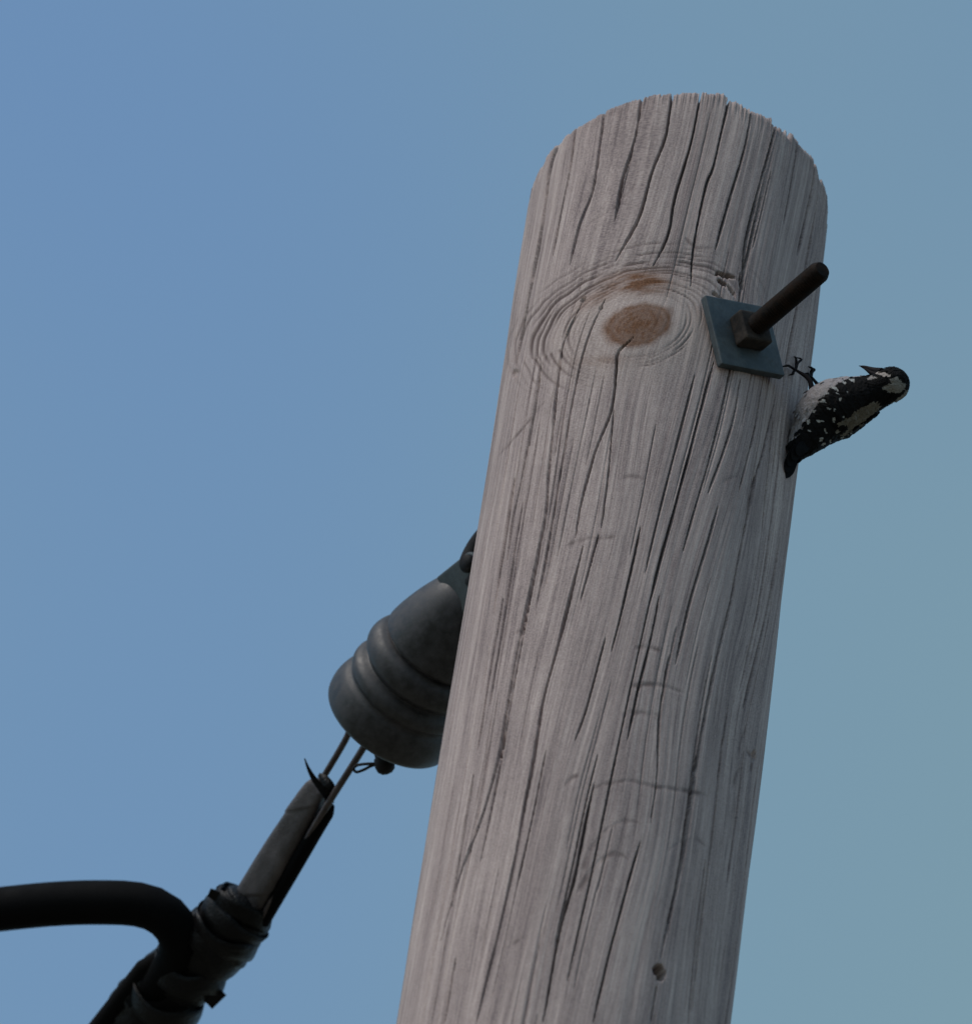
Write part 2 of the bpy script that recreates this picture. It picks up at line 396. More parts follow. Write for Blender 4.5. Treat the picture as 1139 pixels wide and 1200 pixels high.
# --- cracks
def groove(pts_sz, hw, dep, taper=True, sharp=1.0, seed=0, wig=0.0004, open_top=False, arr=None, steep=3.0):
    arr = depth if arr is None else arr; P = pts_sz
    n = max(int(np.ceil(np.linalg.norm(np.diff(P, axis=0), axis=1).sum()/0.006)), 3)
    Q = spline(P, n) if len(P) > 2 else spline(P, n)
    r = np.random.default_rng(seed); Q = Q.copy(); Q[:, 0] += np.convolve(r.normal(0, wig*0.5, n+4), np.ones(5)/5, 'valid')
    wv = np.clip(1+np.convolve(r.normal(0, 0.55, n+6), np.ones(7)/7, 'valid'), 0.8, 1.25)
    for i in range(n-1):
        a, b = Q[i], Q[i+1]; m = hw*1.7
        z0, z1 = min(a[1], b[1])-m, max(a[1], b[1])+m; s0, s1 = min(a[0], b[0])-m, max(a[0], b[0])+m
        c0 = np.searchsorted(S[60, :nf], s0); c1 = np.searchsorted(S[60, :nf], s1)
        if c1 <= c0: continue
        dz = (HTOP+0.03-ZD)/nr
        r0 = 46+max(int((z0-ZD)/dz)-12, 0); r1 = min(46+int((z1-ZD)/dz*1.06)+14, 46+nr)
        if r1 <= r0: continue
        ss = S[r0:r1, c0:c1]; zz = Z[r0:r1, c0:c1]
        ab = b-a; L2 = ab@ab
        t = np.clip(((ss-a[0])*ab[0]+(zz-a[1])*ab[1])/L2, 0, 1)
        dd = np.hypot(ss-a[0]-t*ab[0], zz-a[1]-t*ab[1])
        u = (i+t)/(n-1)
        tp = np.ones_like(u)
        if taper:
            if not open_top: tp = np.minimum(tp, np.clip(u/0.12, 0, 1))
            tp = np.minimum(tp, np.clip((1-u)/0.12, 0, 1)); tp = np.sqrt(tp)
        h = hw*tp*((1-t)*wv[i]+t*wv[min(i+1, n-1)])+1e-6
        f = np.clip(1-dd/h, 0, 1)**sharp
        arr[r0:r1, c0:c1] = np.maximum(arr[r0:r1, c0:c1], dep*np.minimum(f*steep, 1)*(0.4+0.6*tp))
segs = []
for k, (px, w_, d_) in enumerate(CR):
    q = unroll(px); top = px[0][1] < 200
    if top:                                       # carry on over the rim
        q = np.vstack([q[0]+(q[0]-q[1])*0.25, q])
    qq = spline(q, 12); segs += [(*(0.5*(qq[i]+qq[i+1])), (qq[i+1]-qq[i])[0]/((qq[i+1]-qq[i])[1]-1e-9)) for i in range(11)]
    fo = 1/max(math.cos(float(q[:, 0].mean())/R0), 0.42)
    groove(q, (w_*0.44+0.70)*0.5e-3*fo, (d_+2)*1e-3, seed=k, open_top=top)
segs = np.array(segs)
# grain slope ds/dz everywhere from the cracks, then a coordinate that follows the grain
gs = np.linspace(-R0*np.pi, R0*np.pi, 240); gz = np.linspace(ZD-0.02, HTOP+0.05, 260)
GS, GZ = np.meshgrid(gs, gz)
wsum = np.full(GS.shape, 1.0); msum = np.full(GS.shape, 0.05)
for s_, z_, m_ in segs:
    wgt = np.exp(-(((GS-s_)/0.018)**2+((GZ-z_)/0.05)**2))*8; wsum += wgt; msum += wgt*np.clip(m_, -0.1, 0.5)
SL = msum/wsum
G = np.zeros_like(GS); G[0] = gs
dzg = gz[1]-gz[0]
for i in range(1, len(gz)):
    G[i] = np.interp(gs-SL[i]*dzg, gs, G[i-1])
def bil(F, s, z):
    x = np.clip((s-gs[0])/(gs[1]-gs[0]), 0, len(gs)-1.001); y = np.clip((z-gz[0])/dzg, 0, len(gz)-1.001)
    i = x.astype(int); j = y.astype(int); fx = x-i; fy = y-j
    return (F[j, i]*(1-fx)+F[j, i+1]*fx)*(1-fy)+(F[j+1, i]*(1-fx)+F[j+1, i+1]*fx)*fy
# fine hair checks following the grain
for k in range(120):
    s_ = rng.uniform(-0.185, 0.185); z_ = rng.uniform(ZD, HTOP); L_ = rng.uniform(0.05, 0.26); st = [(s_, z_)]
    med = k < 14
    if med: L_ = rng.uniform(0.14, 0.40); st = [(s_, min(z_+0.15, HTOP-0.02))]
    n_ = 8
    for i in range(n_):
        m_ = 0.9*bil(SL, np.array([st[-1][0]]), np.array([st[-1][1]]))[0]
        st.append((st[-1][0]-m_*L_/n_, st[-1][1]-L_/n_))
    pxm = project(pole_pt(st[4][0]/R0, st[4][1]))
    if math.hypot((pxm[0]-742)/118, (pxm[1]-372)/92) < 1: continue
    if med:
        groove(np.array(st), rng.uniform(0.6, 0.85)*1e-3/max(math.cos(s_/R0), 0.45), rng.uniform(4, 7)*1e-3, seed=500+k, wig=0.0001); continue
    groove(np.array(st), rng.uniform(0.5, 0.66)*1e-3, rng.uniform(0.6, 1.9)*1e-3, seed=500+k, wig=0.00015, steep=1.6)
wrk = np.zeros_like(Z)
for k, (px, w_, d_) in enumerate(WR):
    groove(unroll(px), w_*0.8e-3, d_*0.28e-3, seed=900+k, sharp=0.8, wig=0.0012, steep=1.2)
    groove(unroll(px), w_*1.1e-3, min(0.35+0.33*d_, 0.85), seed=900+k, sharp=0.8, wig=0.0012, steep=1.2, arr=wrk)
wrk *= np.clip(0.6+0.8*vnoise(S*260, Z*160, 71), 0.1, 1)
# chips and the nail hole
def pit(px, py, a, b, rot, dep, power=2):
    dx = PX-px; dy = PY-py; c, s_ = math.cos(rot), math.sin(rot)
    q = ((dx*c+dy*s_)/a)**2+((-dx*s_+dy*c)/b)**2
    q = q*(1+0.35*vnoise(PX*0.35, PY*0.35, 31)); q[:, nf:] = 9; q[:46] = 9
    np.maximum(depth, dep*np.clip(1.3-q**power*1.3, 0, 1), out=depth)
pit(771, 1138, 7, 6.5, 0.3, 0.045, 4); pit(774, 1144, 6, 6, 0, 0.045, 4)
pit(850, 321, 12, 2.4, 0.25, 0.022, 1); pit(847, 330, 7, 2.2, 0.6, 0.02, 1); pit(838, 344, 4, 1.8, 0.6, 0.005, 1); pit(858, 340, 9, 1.8, 1.0, 0.005, 1)
pit(845, 350, 9, 1.8, 0.8, 0.005, 1); pit(868, 328, 1.6, 9, 0.0, 0.005, 1)
pit(683, 351, 3, 4.5, 0.3, 0.003); pit(705, 362, 3.5, 2.2, -0.4, 0.002); pit(884, 886, 3, 7, 0, 0.003); pit(603, 437, 4, 5, 0, 0.002)
# --- the knot
kx, ky = 749.5, 382.0; rot = math.radians(-17)
dx = PX-kx; dy = PY-ky
a_ = dx*math.cos(rot)+dy*math.sin(rot); b_ = -dx*math.sin(rot)+dy*math.cos(rot)
ang = np.arctan2(b_, a_)                                     # screen sense: -pi/2 above
wob = 0.03*vnoise(ang*1.4+7, PX*0+1, 41)+0.014*vnoise(PX*0.06, PY*0.06, 42)
kd = np.hypot(a_/np.where(a_ > 0, 39.0, 42.0), b_/24.5)
kd = kd*(1+wob)
kd[:, nf:] = 99; kd[:46] = 99
upness = np.clip(0.5-0.5*np.sin(ang+math.pi), 0, 1)           # 0 above, 1 below
upness = np.clip((np.sin(ang)+1)/2, 0, 1)                     # 0 above, 1 below
leftness = np.clip((-np.cos(ang)+1)/2, 0, 1)
top_w = np.clip(1.55-2.0*upness+0.5*(leftness-0.5), 0, 1)
ringm = np.zeros_like(Z)
for rr_, rw, st_, kind in [(1.42,.035,.35,'all'),(1.55,.025,.35,'all'),(1.72,.03,.55,'all'),(1.86,.025,.5,'all'),(2.02,.04,.6,'top'),(2.17,.03,.55,'top'),(2.32,.045,.7,'top'),(2.46,.035,.7,'top'),(2.60,.045,.75,'top'),(2.76,.05,.8,'top'),(2.92,.035,.6,'top'),(3.08,.05,.75,'top'),(3.25,.03,.5,'top'),(3.42,.035,.5,'top'),(3.6,.03,.4,'top'),(3.8,.035,.35,'top'),(.55,.06,.25,'in'),(.8,.06,.25,'in'),(.3,.06,.25,'in')]:
    wv = 0.018*vnoise(ang*1.3+rr_*13, PX*0+rr_, 43)
    ln = np.exp(-((kd+wv-rr_)/rw)**2)
    brk = np.clip(0.7+1.0*vnoise(ang*2.6+rr_*31, PX*0+3, 44), 0.05, 1)
    amp = st_*brk
    if kind == 'top': amp = amp*top_w
    if kind == 'all': amp = amp*(0.35+0.65*np.clip(np.cos(ang-0.5)*0.8+0.5, 0, 1))
    ringm = np.maximum(ringm, ln*amp)
    dscale = 0.0003 if kind == 'in' else 0.0015
    np.maximum(depth, ln*amp*dscale*1.0, out=depth)
    if kind != 'in': depth -= 0.00035*np.exp(-((kd+wv-rr_-0.08)/0.05)**2)*amp
ring = np.maximum(np.clip(ringm*1.6, 0, 1)*0.85, wrk*0.8)
kh = kd+0.10*vnoise(PX*0.09, PY*0.09, 47)+0.05*vnoise(PX*0.25, PY*0.25, 48)
heart = np.clip((1.12-kh)/0.28, 0, 1)*(0.60+0.2*np.clip(1-kd, 0, 1))*(0.85+0.06*np.cos(kd*30+2*wob*30)+0.22*np.exp(-((kd-0.93)/0.07)**2))
heart = np.maximum(heart, 0.80*np.exp(-(kd/0.38)**2))
st1 = np.exp(-(((PX-748)/34)**2+((PY-331)/13)**2))*1.5
st2 = np.exp(-(((PX-700)/26)**2+((PY-350+(PX-700)*0.45)/9)**2))*0.6
st3 = np.exp(-(((PX-708)/30)**2+((PY-424)/6)**2))*0.4
stn = np.clip(0.8+0.55*vnoise(kd*14, ang*3, 45), 0.35, 1.1)
heart = np.clip(np.maximum(1.4*heart*np.clip(0.97+0.14*vnoise(PX*0.3, PY*0.3, 46), 0.6, 1.2), np.maximum(np.maximum(st1, st2), st3)*stn), 0, 0.95)
heart[:, nf:] = 0; heart[:46] = 0
pale = np.clip((3.2-kd)/1.4, 0, 1)*0.55*np.clip(1.1-0.5*upness, 0, 1)
# knot swells the surface a little
swell = 0.0035*np.exp(-(kd/1.8)**2)-0.0015*np.exp(-((kd-3.0)/0.7)**2)*top_w
# --- broad unevenness of the trunk
broad = 0.0016*vnoise(S*28+3, Z*4.5, 51)+0.0005*vnoise(S*75, Z*7, 52)+0.00016*vnoise(bil(G, S, Z)*420, Z*10, 53)

# rounded, frayed rim
tz = zt[None, :]-Z
edge = 0.0016*np.clip(1-tz/0.006, 0, 1)**2 + np.clip(1-tz/0.02, 0, 1)*0.0010*(1+vnoise(colk*0.6, colk*0+2, 61))[None, :]
back_fade = np.clip((FR-np.abs(TH))/0.12, 0, 1)
depth *= back_fade
Rf = Rr - depth + swell*back_fade + broad - edge
V = np.stack([Rf*np.sin(TH), -Rf*np.cos(TH), Z], -1)
nrow = Z.shape[0]
verts = V.reshape(-1, 3)
# rough flat top
ring_top = V[-1]; cz = ring_top[:, 2].mean(); caps = []
plane_z = rim_z(ths)
for k in (0.97, 0.85, 0.65, 0.4, 0.15):
    q = ring_top.copy(); q[:, :2] *= k; q[:, 2] = (plane_z*k+plane_z.mean()*(1-k))-0.002+0.0012*rng.uniform(-1, 1, NC); caps.append(q)
verts = np.vstack([verts]+caps+[np.array([[0, 0, plane_z.mean()-0.002]])])
tot = nrow+len(caps)
ii, jj = np.meshgrid(np.arange(tot-1), np.arange(NC), indexing='ij'); j2 = (jj+1) % NC
quads = np.stack([ii*NC+jj, ii*NC+j2, (ii+1)*NC+j2, (ii+1)*NC+jj], -1).reshape(-1, 4)
me = bpy.data.meshes.new('utility_pole')
nq = len(quads); ctr = len(verts)-1
tris = np.stack([(tot-1)*NC+np.arange(NC), (tot-1)*NC+(np.arange(NC)+1) % NC, np.full(NC, ctr)], 1)
me.vertices.add(len(verts)); me.vertices.foreach_set('co', verts.astype(np.float32).ravel())
loops = np.concatenate([quads.ravel(), tris.ravel()]).astype(np.int32)
me.loops.add(len(loops)); me.loops.foreach_set('vertex_index', loops)
ls = np.concatenate([np.arange(nq)*4, nq*4+np.arange(NC)*3]).astype(np.int32); me.polygons.add(nq+NC); me.polygons.foreach_set('loop_start', ls)
me.update(calc_edges=True); me.validate()
me.polygons.foreach_set('use_smooth', np.ones(len(me.polygons), bool))
GR = bil(G, S, Z); 
# below the fine part the grain simply runs on down
gr = np.stack([GR, Z, np.zeros_like(Z)], -1).reshape(-1, 3)
pad = len(verts)-len(gr)
capxy = verts[len(gr):]
gr = np.vstack([gr, np.stack([capxy[:, 0]*2, capxy[:, 1]*0.4, capxy[:, 2]*0], 1)])
def fattr(name, a):
    at = me.attributes.new(name, 'FLOAT', 'POINT'); at.data.foreach_set('value', np.concatenate([a.ravel(), np.zeros(pad)]).astype(np.float32))
fattr('ring', ring*back_fade); fattr('heart', heart); fattr('pale', pale*back_fade)
at = me.attributes.new('grain', 'FLOAT_VECTOR', 'POINT'); at.data.foreach_set('vector', gr.astype(np.float32).ravel())
me.materials.append(MAT['wood'])
pole = bpy.data.objects.new('utility_pole', me); COL.objects.link(pole)
tag(pole, 'weathered grey wooden utility pole with long drying cracks and a brown knot', 'utility pole')

# ------------------------------------------------------------------ through bolt with washer, nut and eye
tb, zb = on_pole(867, 398)
bd = np.array([math.sin(tb), -math.cos(tb), 0.0]); bt = np.array([math.cos(tb), math.sin(tb), 0.0]); bu = np.array([0, 0, 1.0])
rb = rad_at(zb)
rho = math.radians(22); e1 = bt*math.cos(rho)+bu*math.sin(rho); e2 = -bt*math.sin(rho)+bu*math.cos(rho)
bc = np.array([0, 0, zb])
eb = thing('eye_bolt', 'dark rusty eye bolt running through the pole with square washer and nut', 'bolt', bc+bd*rb)
wt = nrm(bd+bt*0.03)
wv_, wf_ = box_v(bc+bd*(rb+0.0035), e1*0.029, e2*0.029, bd*0.0032)
bevel_solid('square_washer', wv_, wf_, MAT['galv'], eb, 0.0012)
rn = math.radians(22); n1 = bt*math.cos(rn)+bu*math.sin(rn); n2 = -bt*math.sin(rn)+bu*math.cos(rn)
nv, nf_ = box_v(bc+bd*(rb+0.0136), n1*0.0122, n2*0.0122, bd*0.0070)
bevel_solid('nut', nv, nf_, MAT['rustnut'], eb, 0.0022, 3)
# length of the free end from the photo
best = min(np.linspace(0.03, 0.25, 400), key=lambda t: math.hypot(project(bc+bd*(rb+t))[0]-961, project(bc+bd*(rb+t))[1]-312))
L = rb+best
prof = [(-rb-0.070, 0.0078)]
x = -rb-0.070
pitch = 0.0025
while x < L-0.005:
    if x > rb+0.012: prof += [(x, 0.0080), (x+pitch*0.5, 0.0068)]
    else: prof += [(x, 0.0078)]
    x += pitch
prof += [(L-0.004, 0.0078), (L-0.0005, 0.0062), (L, 0.0056), (L+0.0003, 0.0)]
v, f = lathe(bc, bd, prof, 48); recalc(mesh_obj('threaded_rod', v, f, MAT['rust'], eb, smooth=False))
# forged eye on the far side: an oval ring standing in the vertical plane of the bolt
EYE_R = 0.0215
ec = bc-bd*(rb+0.092)
an = np.linspace(0, 2*np.pi, 49)
P = np.array([ec+bd*math.cos(a)*EYE_R*1.1+bu*math.sin(a)*EYE_R for a in an[:-1]])
P = np.vstack([P, P[:1]])
v, f = tube(P, 0.0092, 20, ref=bt, caps=False); mesh_obj('eye', v, f, MAT['iron'], eb)
v, f = lathe(bc-bd*(rb+0.001), -bd, [(0, 0.0), (0, 0.017), (0.004, 0.017), (0.008, 0.013), (0.016, 0.010)], 28); recalc(mesh_obj('shoulder', v, f, MAT['iron'], eb))
print('bolt az', math.degrees(tb), 'len', best, 'eye px', project(ec))

# ------------------------------------------------------------------ line of pull of the service drop
def img_dir(d, p):
    a = np.array(project(p)); b = np.array(project(p+np.asarray(d)*0.05)); return (b-a)/0.05
slope = math.radians(15)
targ = math.atan2(0.828, -0.561)
bestp = None
for psi in np.linspace(0, math.radians(70), 700):
    d = np.array([-math.sin(psi)*math.cos(slope), math.cos(psi)*math.cos(slope), -math.sin(slope)])
    im = img_dir(d, ec); e = abs(math.atan2(im[1], im[0])-targ)
    if bestp is None or e < bestp[0]: bestp = (e, d, im)
D = bestp[1]; KPX = np.linalg.norm(bestp[2]); IM = bestp[2]/KPX
view = nrm(ec-CAM)
NX = nrm(np.cross(view, D)); 
if img_dir(NX, ec)[0] < 0: NX = -NX            # to the right in the picture, square to the pull
NZ = nrm(np.cross(D, NX)); 
if NZ@view > 0: NZ = -NZ                        # towards the viewer
ex, ey = 575.0, 660.0
# the pull line starts in the eye
E0 = on_plane(575, 660, ec, view)
epx = project(E0)
def AX(s_px, n_px=0.0, z=0.0):
    """point by distance along the pull / across it (both in photo pixels seen square-on) and height towards viewer (m)"""
    return E0 + D*((s_px-229.0)/KPX) + NX*(n_px/1600.0) + NZ*z
def onP(px, py, z=0.0):
    """photo pixel -> point of the sheet that holds the pull line, lifted z metres towards the viewer"""
    return on_plane(px, py, E0+NZ*z, NZ)
print('dir', D, 'KPX', KPX, 'eye', epx, 'NX', img_dir(NX, ec))

# ------------------------------------------------------------------ bell insulator
ins = thing('strain_insulator', 'dark ribbed bell insulator hanging from the eye behind the pole', 'insulator', AX(300))
off = 0.0
prof_px = [(262,0),(262,20),(264,30),(270,39),(284,48),(304,57),(324,64),(340,68),(345,67.5),(347.5,64),(350,60),(352,64),(356,71),(362,75.5),(369,77.5),(376,76.5),(381,72.5),(385,68),(387,66.5),(389,69),(393,74.5),(398,78),(404,78),(408,75.5),(411,73.5),(414,75),(418,78.5),(427,82),(437,83.5),(447,82.5),(452,80),(454,76),(450,70),(432,64),(415,58),(400,40),(398,0)]
pp = spline(np.array([(s, r) for s, r in prof_px[1:-1]], float), 260)
pp = np.vstack([[262, 0.0], pp, [398, 0.0]])
v, f = lathe(AX(229, 4), D, [((s-229)/KPX, r/1600.0) for s, r in pp], 120, ref=NZ)
recalc(mesh_obj('bell', v, f, MAT['glaze'], ins))
# clevis: two ears either side of the eye and a pin
ra = math.radians(35); EA = NX*math.cos(ra)+NZ*math.sin(ra); EBv = np.cross(D, EA)
for sgn in (-1, 1):
    outl = []
    for a in np.linspace(-90, 90, 13): outl.append((-(0.007*math.cos(math.radians(a)))+0.0, 0.010*math.sin(math.radians(a))))
    outl = [(0.034, -0.020)] + outl + [(0.034, 0.020)]
    c0 = AX(229)+EBv*sgn*0.0165
    n = len(outl); vv = []
    for h in (-0.0035, 0.0035): vv += [c0+D*a+EA*b+EBv*h for a, b in outl]
    ff = [tuple(range(n)), tuple(range(2*n-1, n-1, -1))]+[(i, (i+1) % n, n+(i+1) % n, n+i) for i in range(n)]
    bevel_solid('clevis_ear', vv, ff, MAT['galv'], ins, 0.0022, 3)
MAT['pale'] = weathered('dull_zinc', (0.09, 0.09, 0.095), (0.17, 0.165, 0.17), (0.5, 0.7), 0.0, 90, 0.2)
v, f = lathe(AX(229)-EBv*0.026, EBv, [(0, 0), (0, 0.0068), (0.004, 0.0068), (0.004, 0.005), (0.048, 0.005), (0.048, 0.0068), (0.052, 0.0068), (0.052, 0)], 24)
recalc(mesh_obj('clevis_pin', v, f, MAT['iron'], ins))
# lower fitting, its pin head and the split pin
v, f = tube(np.array([AX(400, 0), AX(440, -8), AX(462, -14), AX(468, -16)]), [0.017, 0.016, 0.013, 0.004], 24, ref=NX); mesh_obj('lower_socket', v, f, MAT['iron'], ins)
pc = onP(451, 897, 0.03)
v, f = lathe(pc-nrm(onP(451,897,.03)-onP(440,872,.03))*0.0, nrm(pc-onP(440, 860, 0.02)), [(-0.030, 0.0), (-0.030, 0.0055), (-0.007, 0.0055), (-0.006, 0.0068), (0.0, 0.0076), (0.004, 0.0066), (0.0065, 0.0038), (0.0072, 0)], 28)
recalc(mesh_obj('pin_head', v, f, MAT['iron'], ins))
sp = [onP(446,895,.03), onP(430,895.5,.03), onP(419,897,.03), onP(414.5,901,.03), onP(418,905,.03), onP(427,902,.03), onP(436,897.5,.03), onP(446,896,.031)]
v, f = tube(spline(sp, 60), 0.0011, 10, ref=NZ); mesh_obj('split_pin', v, f, MAT['iron'], ins)

# ------------------------------------------------------------------ wedge clamp with wire bail, wrapped in faded tape
cl = thing('wedge_clamp', 'slim grey taped dead-end clamp with two wire arms below the insulator', 'cable clamp', AX(640, -18))
bz = 0.012
pA = [onP(431,866,bz+.004), onP(428,873,bz+.004), onP(410,902,bz+.004), onP(386,940,bz+.004), onP(350,1001,bz), onP(306,1078,bz), onP(296,1094,bz-.004)]
pB = [onP(411,852,-.004), onP(406,865,-.004), onP(393,888,-.004), onP(376,916,-.002), onP(345,968,0)]
v1 = tube(spline(pA, 60), 0.0027, 14, ref=NZ); v2 = tube(spline(pB, 40), 0.0025, 14, ref=NZ)
top_arc = tube(spline([onP(431,866,bz+.004), AX(455, -5, .010), AX(458, -14, .002), onP(411,852,-.004)], 24), 0.0026, 14, ref=NZ)
v, f = join(v1, v2, top_arc); mesh_obj('bail', v, f, MAT['rod'], cl)
def tape_shape(turns, amp, seed, kb=1.0, rough=0.03, seg=None):
    def sh(t, an, i):
        ph = (t*turns-an/(2*np.pi)) % 1.0
        m = 1+amp*(ph-0.5)+rough*vnoise(np.cos(an)*1.3+seed, np.sin(an)*1.3+t*turns*0.9, seed)+rough*0.3*vnoise(np.cos(an)*3+seed+t*turns*2, np.sin(an)*3+t*7, seed+1)
        return m, kb
    return sh
cb = [onP(377,922,0), onP(371,930,0), onP(352,963,0), onP(330,1000,0), onP(305,1045,0), onP(285,1082,0)]
P = spline(cb, 150)
t_ = np.linspace(0, 1, 150)
r_ = np.interp(t_, [0, .03, .1, .3, .6, .85, 1], [0.0085, 0.0098, 0.0108, 0.0122, 0.0135, 0.0140, 0.0135])
def clamp_shape(t, an, i):
    sq = (np.abs(np.cos(an))**4.5+np.abs(np.sin(an))**4.5)**(-1/4.5)
    ph = (t*1.6-an/(2*np.pi)) % 1.0
    return sq*(1+0.07*(ph-0.5)+0.02*vnoise(an*2.2, np.full_like(an, t*9), 71)), 0.92
ref_c = NX*math.cos(math.radians(28))+NZ*math.sin(math.radians(28))
v, f = tube(P, r_, 56, ref=ref_c, shape=clamp_shape); mesh_obj('clamp_body', v, f, MAT['greytape'], cl)
v, f = tube(spline([onP(388,944,.011), onP(372,970,.0105), onP(345,1016,.010), onP(307,1080,.008)], 60), np.interp(np.linspace(0, 1, 60), [0, .06, 1], [.003, .0058, .0062]), 24, ref=NZ); mesh_obj('black_side_strip', v, f, MAT['rubber'], cl)  # black strip laid along the right side of the clamp body
# curled dark lip and pointed tail of the tape at the upper end
def ribbon(P, wdir, wid, th=0.0006):
    P = np.asarray(P, float); n = len(P); T = np.gradient(P, axis=0); T /= np.linalg.norm(T, axis=1)[:, None]
    W = np.array([nrm(np.asarray(wdir)-t*(np.asarray(wdir)@t)) for t in T]); Nn = np.cross(T, W)
    wid = np.broadcast_to(np.asarray(wid, float), (n,)); V = []
    for i in range(n):
        for a, b in ((-1, -1), (1, -1), (1, 1), (-1, 1)): V.append(P[i]+W[i]*a*wid[i]*0.5+Nn[i]*b*th*0.5)
    F = grid_faces(n, 4)+[(0, 1, 2, 3), (4*n-1, 4*n-2, 4*n-3, 4*n-4)]
    return np.array(V), F
v, f = ribbon(spline([onP(357,889,.010), onP(361,900,.012), onP(368,913,.014), onP(378,926,.0155), onP(388,938,.013)], 24), nrm(NX*0.5+D*0.9+NZ*.5), np.interp(np.linspace(0, 1, 24), [0, .4, 1], [0.0008, 0.004, 0.007]), 0.001)
recalc(mesh_obj('tape_tail', v, f, MAT['tape'], cl, smooth=False))
v, f = ribbon(spline([onP(374,908,.006), onP(381,914,.010), onP(386,926,.013), onP(386,942,.012)], 20), nrm(D+NZ*0.35), np.interp(np.linspace(0, 1, 20), [0, .5, 1], [0.003, 0.010, 0.007]), 0.0012)
recalc(mesh_obj('tape_lip', v, f, MAT['tape'], cl, smooth=True))

# ------------------------------------------------------------------ taped cable bundle (the span) running away from the pole
cbun = thing('taped_cable_bundle', 'thick bundle of cables bound in wrinkled black tape under the clamp', 'cable bundle', onP(200, 1140))
q0 = onP(150, 1185); far = []
bdir = nrm(onP(150, 1185)-onP(205, 1110)); 
hd = nrm([bdir[0], bdir[1], 0])
for k in range(1, 26):
    x = k*0.6; far.append(q0+hd*x+np.array([0, 0, 1])*(bdir[2]/math.hypot(bdir[0], bdir[1])*x*(1-x/34.0)))
main = [onP(292,1068,0), onP(272,1082,0), onP(245,1108,0), onP(215,1136,-.004), onP(185,1168,-.006), onP(150,1210,-.006)]
for i in range(3):                                       # the cable cores that show where the binding ends
    a = i*2*np.pi/3+0.4; offv = NX*math.cos(a)*0.011+NZ*math.sin(a)*0.011
    P = spline([onP(250,1100,0)+offv*.6, onP(200,1152,-.005)+offv, q0+offv]+[p+offv for p in far[::2]], 160)
    v, f = tube(P, 0.0095, 16, ref=NZ); mesh_obj('cable_core', v, f, MAT['rubber'], cbun)
# binding
B = [onP(300,1052,0), onP(288,1066,.002), onP(272,1084,.002), onP(248,1108,0), onP(222,1132,-.002), onP(196,1158,-.004), onP(168,1190,-.006), onP(140,1226,-.006), onP(118,1258,-.008), onP(95,1290,-.01)]
n = 320; P = spline(B, n); t_ = np.linspace(0, 1, n)
r_ = np.interp(t_, [0, .02, .06, .12, .2, .3, .4, .5, .62, .8, 1], [0.012, 0.019, 0.0235, 0.026, 0.0265, 0.0275, 0.028, 0.028, 0.0275, 0.026, 0.024])
v, f = tube(P, r_, 84, ref=NX, shape=tape_shape(15, 0.06, 81, 0.95, 0.07)); mesh_obj('tape_wrap', v, f, MAT['tape'], cbun)
# loose laps of tape at the neck of the binding
def tape_loop(cpx, axis, ra, rb_, width, tilt, seed, mat, th_=0.0013):
    """one lap of tape round the binding: a wavy flat band"""
    c = onP(*cpx, .002); ax = nrm(axis+NX*tilt[0]+NZ*tilt[1]); u = nrm(NX-ax*(NX@ax)); w_ = np.cross(ax, u)
    na = 72; V = []; aa = np.linspace(0, 2*np.pi, na, endpoint=False)
    for k in (0, 1, 2, 3, 4, 5):
        off_ = (-.5, -.2, .2, .5, .45, -.45)[k]; rr_ = (0.0, .0003, .0003, 0.0, -.0012, -.0012)[k]
        wob_ = 1+0.035*vnoise(np.cos(aa)*1.6+seed, np.sin(aa)*1.6+off_*1.2, seed)
        lift_ = 0.30*vnoise(np.cos(aa)*1.2+seed*3, np.sin(aa)*1.2, seed+5)
        V.append(c+np.outer((ra*wob_+rr_)*np.cos(aa), u)+np.outer((rb_*wob_+rr_)*np.sin(aa), w_)+np.outer((off_+lift_)*width, ax))
    V = np.vstack(V); F = grid_faces(6, na)+[(5*na+j, 5*na+(j+1) % na, (j+1) % na, j) for j in range(na)]
    return V, F
for k, (c_, ra_, rb2, wd_, tl, mt_) in enumerate((((284,1064), .0235, .022, .017, (.25, .2), 'tape'), ((276,1076), .0262, .0245, .018, (-.35, .1), 'tape'), ((266,1088), .0272, .026, .019, (.15, -.2), 'tape'), ((250,1104), .0278, .027, .020, (-.2, .25), 'tape'), ((222,1138), .0288, .0278, .019, (.3, .1), 'tape'), ((196,1168), .0286, .0276, .019, (.2, -.1), 'tape'))):
    v, f = tape_loop(c_, D, ra_, rb2, wd_, tl, 91+k, MAT[mt_]); recalc(mesh_obj('tape_lap', v, f, MAT[mt_], cbun))
# stiff square end of tape sticking out below
v, f = ribbon(spline([onP(236,1158,.006), onP(248,1166,.008), onP(257,1175,.009)], 12), nrm(onP(270,1164,0)-onP(246,1186,0)), [0.017]*12, 0.0012)
recalc(mesh_obj('tape_flap', v, f, MAT['tape'], cbun, smooth=False))
v, f = ribbon(spline([onP(256,1052,.014), onP(249,1048,.014), onP(245,1046,.014)], 10), nrm(onP(246,1056,0)-onP(258,1042,0)), np.linspace(.010, .007, 10), 0.001)
recalc(mesh_obj('tape_flap', v, f, MAT['tape'], cbun, smooth=False))

